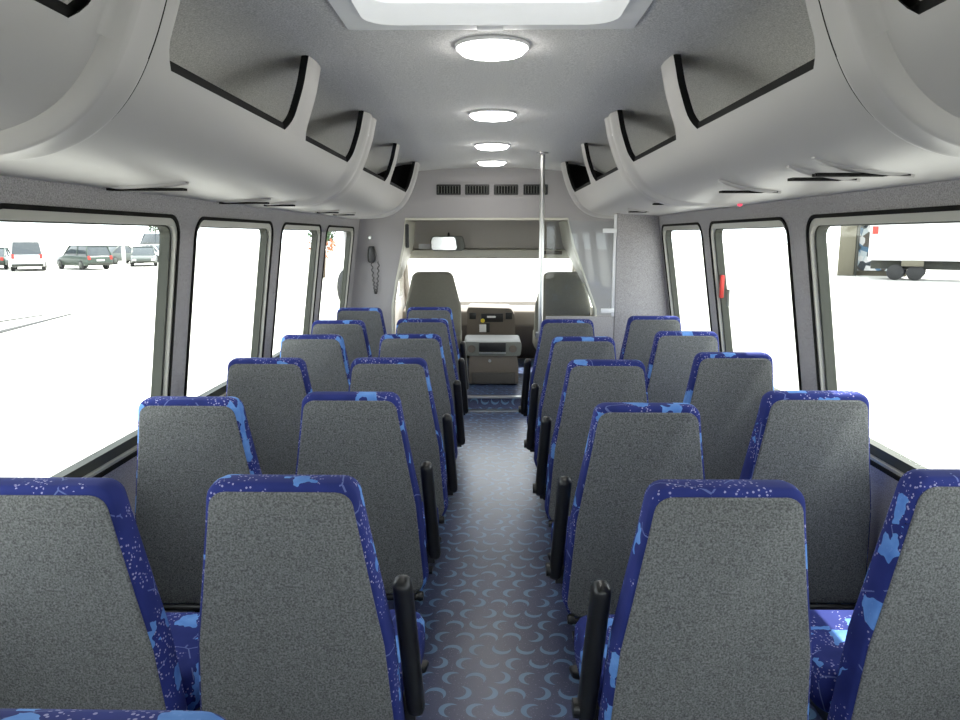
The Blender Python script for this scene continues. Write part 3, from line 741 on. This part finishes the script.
def wheel(parent, x, y, r=.34, wdt=.24):
    o = MB().lathe([(.0001,-wdt/2), (r*.8,-wdt/2), (r,-wdt/2+.04), (r,wdt/2-.04), (r*.8,wdt/2), (.0001,wdt/2)], (x, y, r), 24, 'x').build('wheel', M['tyre'], parent)
    MB().lathe([(.0001,-wdt/2-.01), (r*.55,-wdt/2-.01), (r*.6,-wdt/2), (r*.6,wdt/2), (r*.55,wdt/2+.01), (.0001,wdt/2+.01)], (x, y, r), 18, 'x').build('hubcap', M['silver'], o)
def car(x, y, heading, paint, label, L=4.5, W=1.85, Hh=1.65, kind='suv', rear=True):
    """car pointing along local +y; rear end at -L/2"""
    o = empty('car', label, 'car', (x, y, GZ), heading, 'parked cars across the lot')
    h = Hh; bl = .95*h/1.65
    def sec(y_, w, z0, z1): return [(-w, y_, z0), (w, y_, z0), (w*1.0, y_, z0+(z1-z0)*.6), (w*.93, y_, z1), (-w*.93, y_, z1), (-w, y_, z0+(z1-z0)*.6)]
    w = W/2
    body = [(-L/2,w*.86,.45,bl*.9), (-L/2+.12,w*.97,.30,bl), (-L/4,w,.26,bl), (L*.1,w,.26,bl), (L*.25,w*.98,.26,bl*.97), (L*.42,w*.94,.28,bl*.86), (L/2,w*.8,.38,bl*.68)]
    MB().loft([sec(*q) for q in body]).build('body', paint, o, bevel=.04, smooth=60)
    if kind == 'suv': cab = [(-L/2+.08, .0), (-L/2+.32, 1), (L*.06, 1), (L*.22, .0)]
    elif kind == 'sedan': cab = [(-L*.36, .0), (-L*.17, 1), (L*.06, 1), (L*.24, .0)]
    elif kind == 'pickup': cab = [(-L*.02, .0), (L*.02, 1), (L*.18, 1), (L*.28, .0)]
    elif kind == 'van': cab = [(-L/2+.03, .0), (-L/2+.12, 1), (L*.28, 1), (L*.42, .0)]
    r_ = []
    for yy, t in cab:
        z1 = bl-.02+t*(h-bl-.05); ww = w*(.9-.14*t); r_.append([(-w*.9, yy if t == 0 else yy, bl-.03), (w*.9, yy, bl-.03), (ww, yy, z1), (-ww, yy, z1)])
    MB().loft(r_).build('windows', M['carglass'], o, smooth=60, bevel=.02)
    ya, yb = cab[1][0], cab[2][0]
    rf = MB().box(-w*.77, w*.77, ya-.04, yb+.04, h-.09, h-.02); 
    for sx in (-1, 1):
        for (p, q) in ((cab[0], cab[1]), (cab[3], cab[2])):
            rf.tube([(sx*w*.88, p[0], bl-.02), (sx*w*.77, q[0], h-.06)], .045, 6)
        ym = (ya+yb)/2; rf.tube([(sx*w*.895, ym, bl-.02), (sx*w*.775, ym, h-.06)], .04, 6)
    rf.build('roof', paint, o, bevel=.02)
    for sx in (-1, 1):
        for yy in (-L*.31, L*.31): wheel(o, sx*(w-.11), yy)
        MB().box(sx*w*.8-.08, sx*w*.8+.08, -L/2-.02, -L/2+.08, bl*.72, bl*.98).build('tail_light', M['red'], o, bevel=.015)
        MB().box(sx*w*.68-.12, sx*w*.68+.12, L/2-.10, L/2+.01, bl*.5, bl*.66).build('headlight', M['white'], o, bevel=.02)
    MB().box(-.26, .26, -L/2-.03, -L/2+.02, bl*.62, bl*.74).build('number_plate', M['white'], o, bevel=.004)
    MB().box(-w*.9, w*.9, -L/2-.08, -L/2+.1, .32, .48).build('bumper', M['brownbits'], o, bevel=.03)
    return o
car(-28.1, 51.2, math.radians(56), M['green'], 'dark green parked SUV seen from behind through the large left window')
car(-30.9, 49.6, math.radians(30), M['carwhite'], 'white parked van with a dark rear window, left of the green SUV', L=4.9, W=1.95, Hh=1.95, kind='van')
car(-34.4, 51.5, math.radians(24), M['green'], 'green parked car at the far left, partly hidden by the white van', kind='sedan', Hh=1.5)
car(-30.4, 61, math.radians(-20), M['silver'], 'small grey parked car just right of the green SUV', kind='sedan', Hh=1.5)
car(-26.6, 57, math.radians(205), M['silver'], 'silver grey parked sedan facing the camera right of the white post', kind='sedan', Hh=1.5)
car(-29.7, 66, math.radians(60), M['carwhite'], 'white parked car behind the silver sedan at the window edge', kind='sedan', Hh=1.55)
car(-32.4, 73, math.radians(60), M['blueg'], 'slate blue parked car at the very back of the lot', kind='van', Hh=2.5)
o = MB().tube([(-26.4,53.5,GZ), (-26.4,53.5,GZ+1.5)], .13, 12).build('bollard', M['carwhite']); tag(o, 'white post standing between the small grey car and the silver sedan', 'post')

# white box truck at the right
TK = empty('box_truck', 'large white box truck parked side-on outside the right window', 'truck', (23.2, 38.6, GZ), math.radians(-32))
tb = MB().box(-3.3, 3.3, -1.2, 1.2, 1.0, 4.0); tb.build('cargo_box', M['carwhite'], TK, bevel=.05)
MB().box(3.4, 5.2, -1.05, 1.05, .6, 2.6).build('truck_cab', M['carwhite'], TK, bevel=.15)
MB().box(3.6, 5.25, -1.07, 1.07, 1.7, 2.4).build('cab_windows', M['carglass'], TK, bevel=.1)
MB().box(-3.2, 5.0, -.6, .6, .55, .98).build('chassis', M['brownbits'], TK, bevel=.03)
for x in (-2.0, -1.1, 4.2):
    for y in (-1.0, 1.0):
        o = MB().lathe([(.0001,-.14), (.32,-.14), (.40,-.09), (.40,.09), (.32,.14), (.0001,.14)], (x, y, .40), 24, 'y').build('wheel', M['tyre'], TK)
MB().box(-1.75, -.75, -1.24, -1.15, .72, 1.02).build('side_toolbox', M['tan'], TK, bevel=.03)
for x in (-3.05, 1.6):
    MB().box(x-.14, x+.14, -1.225, -1.19, 2.35, 2.75).build('marker_light', M['red'], TK, bevel=.01)
# little kiosk left of the truck
K = empty('kiosk', 'small tan walled kiosk with a blue and white display, left of the box truck', 'kiosk', (21.2, 43.5, GZ), math.radians(-28))
MB().box(-.9, -.05, -.8, .8, 0, 3.0).build('side_wall', M['tan'], K, bevel=.02)
MB().box(-.02, .08, -.85, .8, 0, 3.0).build('door_post', M['brownbits'], K, bevel=.01)
MB().box(.1, 2.4, -.3, -.2, .3, 2.9).build('display', M['display'], K)
MB().box(-.9, 2.6, -.1, .9, .0, 2.95).build('back_wall', M['tan'], K)
MB().box(-.95, 2.6, -.9, .9, 3.0, 3.1).build('roof', M['carwhite'], K)

def tree(x, y, hgt, rad, label, flowers=False, kind='tree'):
    o = empty('tree', label, kind, (x, y, GZ), group='trees round the lot')
    MB().tube([(0,0,0), (.1,.05,hgt*.4), (0,.1,hgt*.75)], [.12,.09,.05], 8).build('trunk', M['bark'], o)
    for mt, n, nm, zc in ((M['leaf'], 420, 'foliage', .74),)+(((M['flower'], 110, 'blossom', .52),) if flowers else ()):
        b = MB()
        for k in range(n):
            d = Vector((random.gauss(0,1), random.gauss(0,1), random.gauss(0,.8))).normalized()*rad*random.random()**.4
            p = Vector((d.x, d.y, hgt*zc+d.z*.9)); a = Vector((random.uniform(-1,1), random.uniform(-1,1), random.uniform(-1,1))).normalized(); c = a.orthogonal().normalized(); s_ = random.uniform(.08,.17)
            b.add([p-a*s_, p-c*s_*.5, p+a*s_, p+c*s_*.5], [(0,1,2,3)])
        b.build(nm, mt, o, smooth=0)
tree(-9.1, 40.5, 3.3, .75, 'small green tree with orange blossom seen through the third left window', True)
tree(-35.9, 80.0, 4.6, 1.0, 'leafy green treetop at the top corner of the large left window')

# wing mirror
WM = empty('wing_mirror', 'dark wing mirror outside, visible through the frontmost left window', 'mirror', (-1.42, 7.25, 1.0))
MB().lathe([(.0001,-.04), (.05,-.04), (.075,-.02), (.08,.02), (.05,.05), (.0001,.06)], (0,0,0), 24, 'y', 1, 2.3).build('mirror_head', M['black'], WM)
MB().tube([(0,.05,0), (.20,.12,-.08), (.40,.12,-.12)], .02, 8).build('mirror_bracket', M['black'], WM)

# ------------------------------------------------------------------ light
W = bpy.data.worlds.new('sky'); bpy.context.scene.world = W; W.use_nodes = True
bg = W.node_tree.nodes['Background']; bg.inputs['Color'].default_value = (.90,.95,1,1); bg.inputs['Strength'].default_value = 4.0
sun = bpy.data.lights.new('sun', 'SUN'); sun.energy = 12; sun.angle = math.radians(.6); sun.color = (1,.96,.88)
so = bpy.data.objects.new('sun', sun); C.objects.link(so)
d = Vector((-.30,-.42,-1.0)); so.rotation_euler = d.to_track_quat('-Z', 'Y').to_euler()

# ------------------------------------------------------------------ camera
cam = bpy.data.cameras.new('camera'); cam.sensor_width = 36; cam.lens = 740/960*36; cam.clip_end = 500
co = bpy.data.objects.new('camera', cam); C.objects.link(co)
th = math.atan(124/740)
co.location = (0, 0, 1.5); co.rotation_euler = (PI/2-th, 0, math.atan(10/(740/math.cos(th))))
sc = bpy.context.scene; sc.camera = co
sc.view_settings.view_transform = 'Standard'; sc.view_settings.look = 'None'; sc.view_settings.gamma = 1; sc.view_settings.use_curve_mapping = False
sc.view_settings.exposure = 0.25
sc.cycles.use_denoising = True; sc.cycles.max_bounces = 12; sc.cycles.diffuse_bounces = 8; sc.cycles.transparent_max_bounces = 16
sc.cycles.sample_clamp_indirect = 10
